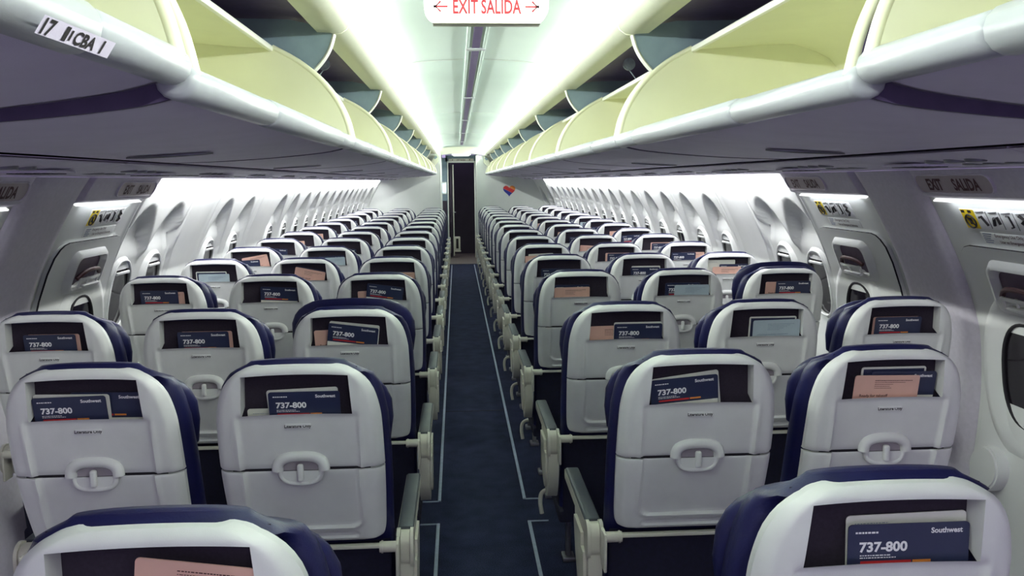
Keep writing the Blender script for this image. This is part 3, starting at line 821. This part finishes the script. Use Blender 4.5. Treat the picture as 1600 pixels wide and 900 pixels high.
for s in 'LR':
    sd = -1 if s == 'L' else 1
    ys_ = BINY+([BINY[-1]+1.667] if s == 'R' else [])
    for k, y in enumerate(ys_):
        if k == 0: continue
        L = 1.667 if k < len(ys_)-1 else Y_BULK[s]-y-.24
        n = k-1
        lab = f'open overhead bin with pale green inside, {ORD[n+1] if n else "nearest"} {"one from the camera " if n else ""}on the {SIDEN[s]} side'
        if n == 0: lab = f'overhead bin at the near corner, {SIDEN[s]} side, hung a little higher than the next'
        if L == 1.667 and s in binp: o = copy_tree(binp[s])
        else:
            o = make_bin(s, L, lab)
            if L == 1.667: binp[s] = o
        tag(o, lab, 'overhead bin', f'open overhead bins {SIDEN[s]} of the aisle')
        if n == 0:
            pv = Matrix.Translation((sd*1.05, 0, 1.60)); o.matrix_world = pv @ Matrix.Rotation(sd*math.radians(1.6), 4, 'Y') @ pv.inverted() @ Matrix.Translation((0, y, 0))
        else: o.matrix_world = Matrix.Translation((0, y, 0))
# housing above the bins
for s in (-1, 1):
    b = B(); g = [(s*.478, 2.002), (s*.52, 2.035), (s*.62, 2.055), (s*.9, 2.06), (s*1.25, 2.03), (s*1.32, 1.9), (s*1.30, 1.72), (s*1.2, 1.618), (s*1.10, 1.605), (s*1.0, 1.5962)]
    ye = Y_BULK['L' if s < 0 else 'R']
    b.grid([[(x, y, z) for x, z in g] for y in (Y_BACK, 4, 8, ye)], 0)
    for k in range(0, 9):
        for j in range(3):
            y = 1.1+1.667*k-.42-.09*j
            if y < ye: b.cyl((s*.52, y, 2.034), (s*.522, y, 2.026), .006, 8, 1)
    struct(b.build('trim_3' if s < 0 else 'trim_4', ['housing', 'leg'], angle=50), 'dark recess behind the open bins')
    for k in range(0, 9):
        y = 1.1+1.667*k
        if y > ye-.3 or (s < 0 and y > 14.3): continue
        sdn = 'left' if s < 0 else 'right'
        fr = smooth_pts([(.477, 2.000), (.492, 1.955), (.520, 1.912), (.565, 1.868), (.63, 1.82), (.72, 1.77)], 4)
        poly = [(s*x, z) for x, z in fr]+[(s*.9, 1.72), (s*1.17, 1.74), (s*1.24, 2.02), (s*.9, 2.05), (s*.62, 2.045), (s*.52, 2.025)]
        t = thing('bin_divider', f'teal-faced divider with pale curved edge, {ORD[k+1]} from the camera above the {sdn} bins', 'divider', (0, 0, 0), f'dividers above the {sdn} bins')
        b = B(); b.prism(poly, 'y', y-.006, y+.006, 0); b.build('divider_panel', 'teal', t, angle=30)
        b = B()
        for dy in (-.0065, .0065): b.tube([(s*x, y+dy, z) for x, z in fr], .0055, 6, 0)
        b.build('edge_strip', 'rim', t, angle=60)

# row marker on the near left bin
b = B(); xd = Vector((0, 1, 0))
zd = Vector((.55, 0, .83)).normalized(); n_ = Vector((.83, 0, -.55))
o_ = Vector((-.474, .0, 1.640+.018))
b.rect((0, 0, 0), xd, zd, 0, .23, -.014, .014, 0)
b.text('17', .032, xd*.008+zd*(-.011), xd, zd, 1, 1.1, .035, off=n_*.0008); b.rect(n_*.0008, xd, zd, .068, .080, -.011, .011, 1); b.rect(n_*.0008, xd, zd, .086, .092, -.008, .008, 1)
b.text('CBA', .028, xd*.100+zd*(-.010), xd, zd, 1, 1.25, .035, off=n_*.0008); b.rect(n_*.0008, xd, zd, .190, .197, -.011, .011, 1)
pk = b.build('row_marker', ['under', 'black']); pk.location = Vector((-.4222, .70, 1.6612)); pk.scale = (.60, .60, .60)
tag(pk, 'row number strip reading 17 under the near left bin lip', 'row marker')

# ================================================================== SERVICE PANELS
for s in 'LR':
    sd = -1 if s == 'L' else 1; sdn = SIDEN[s]; ye = Y_BULK[s]-.02
    prof = smooth_pts([(1.03, 1.594), (1.08, 1.583), (1.16, 1.574), (1.28, 1.567), (1.38, 1.563), (1.445, 1.560)], 3)
    first = None; k = 0; y = Y_BACK+.02
    while y < ye-.2:
        L = min(.813*1.0, ye-y)
        lab = f'grey overhead service panel with reading lamps, {ORD[k+1] if k < 21 else "last"} along the {sdn} side counted from the rear'
        if first is None or abs(L-.813) > 1e-3:
            t = thing('service_panel', lab, 'service panel', (0, y, 0))
            b = B(); b.grid([[(sd*x, yy, z) for x, z in prof] for yy in (.002, L-.002)], 0)
            b.grid([[(sd*x, yy, z+.004) for x, z in prof] for yy in (.002, L-.002)], 0)
            for yy in (.002, L-.002): b.add([(sd*x, yy, z) for x, z in prof]+[(sd*x, yy, z+.004) for x, z in prof], [[i, i+1, len(prof)+i+1, len(prof)+i] for i in range(len(prof)-1)], 0)
            b.build('panel', 'under', t, angle=50)
            if L > .6:
                for j in range(3):
                    zz = interp(prof, 1.22)
                    b = B(); b.loft([[(sd*(1.24+r*math.cos(2*PI*i/18)), .26+.085*j+r*math.sin(2*PI*i/18), zz+dz) for i in range(18)] for r, dz in ((.034, .004), (.032, -.003), (.026, -.004), (.022, .0))], 0, cap=True); b.build('reading_lamp', 'leg', t, angle=50)
                    b = B(); b.loft([[(sd*(1.13+r*math.cos(2*PI*i/14)), .26+.085*j+r*math.sin(2*PI*i/14), interp(prof, 1.13)+dz) for i in range(14)] for r, dz in ((.026, .004), (.024, -.005), (.012, -.007))], 0, cap=True); b.build('air_nozzle', 'leg', t, angle=50)
                b = B(); b.rbox((sd*1.19, .60, interp(prof, 1.19)-.003), (.14, .16, .008), .003, 0)
                for j in range(5): b.rbox((sd*(1.14+.022*j), .60, interp(prof, 1.19)-.0075), (.006, .12, .003), 0, 1)
                b.build('speaker_grille', ['under', 'seam'], t)
            if first is None: first = t
        else:
            t = copy_tree(first); t.location.y = y
        tag(t, lab, 'service panel', f'service panels above the {sdn} seats')
        y += .813; k += 1

# ================================================================== FRONT OF THE CABIN
def bulk_poly(s):
    sd = -1 if s == 'L' else 1; Y = Y_BULK[s]
    inner = .375 if s == 'L' else .275
    out = [(sd*(wall0(Y, z, s)+.03), z) for z in [.0, .2, .4, .6, .8, 1.0, 1.2, 1.4, 1.56]]
    return [(sd*inner, 0)]+out+[(sd*1.3, 1.62), (sd*1.25, 2.03), (sd*.6, 2.05), (sd*.478, 2.0), (sd*inner, 2.0)]
for s in 'LR':
    b = B(); b.prism(bulk_poly(s), 'y', Y_BULK[s], Y_BULK[s]+.04, 0)
    struct(b.build('wall_front_left' if s == 'L' else 'wall_front_right', 'bulk'), 'plain grey bulkhead at the front of the seats')
    b = B(); sd = -1 if s == 'L' else 1; xi = .375 if s == 'L' else .275
    b.rbox((sd*(xi-.006), Y_BULK[s]+.02, 1.0), (.014, .06, 1.99), .004, 0)
    struct(b.build('trim_5' if s == 'L' else 'trim_6', 'rim'), 'pale edge strip of the bulkhead')
# header above the aisle
b = B(); b.prism([(-.48, 2.0)]+[(x, z+.03) for x, z in DOME]+[(.48, 2.0), (.44, 2.0), (.2, 2.03), (-.2, 2.03), (-.44, 2.0)], 'y', 15.43, 15.48, 0)
struct(b.build('trim_7', 'trim'), 'pale header across the aisle')
b = B(); b.rbox((0, 16.2, 2.075), (.96, 1.4, .03), 0, 0); struct(b.build('ceiling_galley', 'ceil'))
for s in (-1, 1):
    b = B(); b.rbox((s*(.395 if s < 0 else .30), 15.8 if s < 0 else 16.25, 1.04), (.03, 2.2 if s < 0 else 1.3, 2.08), 0, 0)
    struct(b.build('wall_galley_left' if s < 0 else 'wall_galley_right', 'bulk'))
    yb_ = Y_BULK['L' if s < 0 else 'R']
    b = B(); b.prism([(s*.40, 1.985), (s*.47, 1.93), (s*.545, 1.83), (s*.46, 1.80), (s*.40, 1.86)], 'y', yb_-.2, yb_-.02, 0); b.prism([(s*.43, 1.965), (s*.475, 1.925), (s*.455, 1.90), (s*.41, 1.935)], 'y', yb_-.205, yb_-.19, 1)
    tag(b.build('bin_end_cap', ['trim', 'teal']), f'pale faceted end cap closing the last {"left" if s < 0 else "right"} bin at the bulkhead', 'end cap', 'bin end caps')
# front wall with doorway
b = B()
b.rbox((-.34, Y_DOOR, 1.0), (.13, .04, 2.0), 0, 0); b.rbox((.30, Y_DOOR, 1.0), (.06, .04, 2.0), 0, 0); b.rbox((0, Y_DOOR, 1.985), (.62, .04, .13), 0, 0)
struct(b.build('wall_front', 'teal'))
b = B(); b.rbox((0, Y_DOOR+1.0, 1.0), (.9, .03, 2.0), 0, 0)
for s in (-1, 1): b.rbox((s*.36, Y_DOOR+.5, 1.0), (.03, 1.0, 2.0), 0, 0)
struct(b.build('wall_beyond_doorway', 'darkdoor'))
d = thing('door_5', None, None, (0, 0, 0)); struct(d, 'dark open doorway at the end of the aisle')
b = B()
for s in (-1, 1): b.rbox((s*.268, Y_DOOR-.03, .96), (.022, .03, 1.92), .004, 0)
b.rbox((0, Y_DOOR-.03, 1.915), (.56, .03, .03), .004, 0); b.build('door_frame', 'rim', d)
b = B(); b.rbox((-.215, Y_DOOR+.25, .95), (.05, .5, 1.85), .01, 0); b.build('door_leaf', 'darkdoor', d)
b = B(); b.cyl((-.165, Y_DOOR-.03, .05), (-.165, Y_DOOR-.03, 1.86), .013, 10, 0); b.build('door_edge', 'cream', d)
b = B(); b.rbox((-.15, Y_DOOR-.05, .92), (.06, .03, .02), .004, 0); b.build('handle', 'chrome', d)
t = thing('exit_sign', 'small pale EXIT SALIDA strip above the dark doorway', 'sign', (0, Y_DOOR-.04, 1.953))
b = B(); b.rbox((0, 0, 0), (.50, .02, .055), .004, 0); b.build('sign_face', 'cream', t)
b = B(); b.text('EXIT SALIDA', .038, (0, -.012, -.013), (1, 0, 0), (0, 0, 1), 0, .8, .02, 'c')
for q in (-1, 1): b.rect((q*.17, -.012, 0), (1, 0, 0), (0, 0, 1), -.012, .012, -.008, .008, 0)
b.build('lettering', 'dred', t)
b = B(); b.rbox((0, 16.2, 2.042), (.36, .12, .035), .01, 0); b.rbox((0, 16.2, 2.018), (.30, .09, .02), .006, 0)
tag(b.build('ceiling_lamp', 'lampglow'), 'small white lamp box on the ceiling before the doorway', 'lamp')
t = thing('monitor', 'small glowing blue screen on the wall beside the doorway', 'monitor', (-.345, Y_DOOR-.03, 1.40))
b = B(); b.rbox((0, 0, 0), (.10, .02, .24), .006, 0); b.build('monitor_frame', 'rim', t)
b = B(); b.rbox((0, -.011, 0), (.075, .004, .18), .002, 0); b.build('monitor_screen', 'screen', t)
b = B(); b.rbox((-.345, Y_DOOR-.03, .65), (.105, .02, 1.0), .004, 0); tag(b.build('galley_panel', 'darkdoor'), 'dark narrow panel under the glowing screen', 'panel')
t = thing('jump_seat_latch', 'pale bracket low inside the dark doorway', 'bracket', (-.10, Y_DOOR+.02, .12))
b = B(); b.rbox((0, 0, .17), (.12, .06, .28), .02, 0, 3); b.rbox((0, 0, .015-.0), (.14, .10, .03), .008, 0); b.build('bracket_body', 'cream', t)
b = B(); b.rbox((0, -.032, .17), (.05, .01, .20), .008, 0, 3); b.build('bracket_slot', 'black', t)
b = B(); b.rbox((0, 0, .06), (.3, .03, .12), 0, 0)
# heart emblem on the right bulkhead
def clip(poly, nx, ny, d):
    out = []
    for i in range(len(poly)):
        a, c = poly[i], poly[(i+1) % len(poly)]; fa, fc = a[0]*nx+a[1]*ny-d, c[0]*nx+c[1]*ny-d
        if fa >= 0: out.append(a)
        if (fa >= 0) != (fc >= 0): q = fa/(fa-fc); out.append((a[0]+(c[0]-a[0])*q, a[1]+(c[1]-a[1])*q))
    return out
heart = []
for i in range(40):
    t_ = 2*PI*i/40; heart.append((16*math.sin(t_)**3/17*.118, (13*math.cos(t_)-5*math.cos(2*t_)-2*math.cos(3*t_)-math.cos(4*t_)+1.5)/17*.118))
em = thing('heart_emblem', 'blue red and yellow striped heart emblem on the right bulkhead', 'emblem', (.867, Y_BULK['R']-.006, 1.352))
b = B(); b.prism([(x*1.07, z*1.07) for x, z in heart], 'y', 0, .006, 0); b.build('emblem_back', 'chrome', em)
nx, ny = -.45, -.89
for nm, mm, lo, hi in (('blue_band', 'emblem_blue', .012, 9), ('red_band', 'red', -.055, .010), ('yellow_band', 'orange', -9, -.057)):
    q = clip(clip(heart, nx, ny, lo), -nx, -ny, -hi)
    if len(q) > 2: b = B(); b.prism(q, 'y', -.005, 0, 0); b.build(nm, mm, em)

# ================================================================== LIGHT
def area(name, loc, direction, sx, sy, power, col, long_axis=(0, 1, 0), spread=180):
    l = bpy.data.lights.new(name, 'AREA'); l.shape = 'RECTANGLE'; l.size = sx; l.size_y = sy; l.energy = power; l.color = col; l.spread = math.radians(spread)
    o = bpy.data.objects.new(name, l); C.objects.link(o)
    z = -Vector(direction).normalized(); x = Vector(long_axis); y = z.cross(x).normalized(); x = y.cross(z)
    m = Matrix((x, y, z)).transposed().to_4x4(); m.translation = loc; o.matrix_world = m
    return o
MINT = (.97, 1.0, .955)
P_COVE, P_CAB, P_WALL, P_EXIT = 5.5, 14, 4.5, .3
for s in (-1, 1):
    y = Y_BACK
    while y < 15.2:
        L = min(1.667, 15.4-y)
        area('cove_light', (s*.487, y+L/2, 2.028), (-s*.30, 0, .95), L*.98, .02, P_COVE*L/1.667, MINT, spread=150)
        area('cabin_light', (s*.452, y+L/2, 2.050), (-s*.45, 0, -.89), L*.98, .02, P_CAB*L/1.667, MINT)
        y += 1.667
    for i, sY in enumerate([3.90]+[5.13+1.15*q for q in range(8)]):
        L = 1.2 if i == 0 else 1.12
        area('wall_wash_light', (s*(wall0(sY+.5, 1.55, '')-.055), sY+L/2, 1.552), (s*.35, 0, -.94), L*.97, .02, P_WALL*L/1.1, (.98, .99, 1.0))
    for ya, yb in HATCH:
        fmx = frame_on('L' if s < 0 else 'R', (ya+yb)/2, 1.462, 0)
        area('exit_light', (fmx.translation.x-s*.012, (ya+yb)/2, 1.456), (s*.35, 0, -.94), .5, .015, P_EXIT, (.9, .95, 1.0))
area('galley_light', (0, 16.2, 1.95), (0, -.2, -1), .3, .08, 4, (.95, 1, .98), (1, 0, 0))

w = bpy.data.worlds.new('world'); w.use_nodes = True; sc.world = w
bg = w.node_tree.nodes['Background']; bg.inputs['Color'].default_value = (.52, .43, .74, 1); bg.inputs['Strength'].default_value = .60

vs = sc.view_settings
sc.display_settings.display_device = 'sRGB'
vs.view_transform = 'Standard'; vs.look = 'None'; vs.exposure = .68; vs.gamma = 1.; vs.use_curve_mapping = False
sc.cycles.use_denoising = True
sc.cycles.max_bounces = 8; sc.cycles.diffuse_bounces = 6
sc.cycles.sample_clamp_indirect = 8
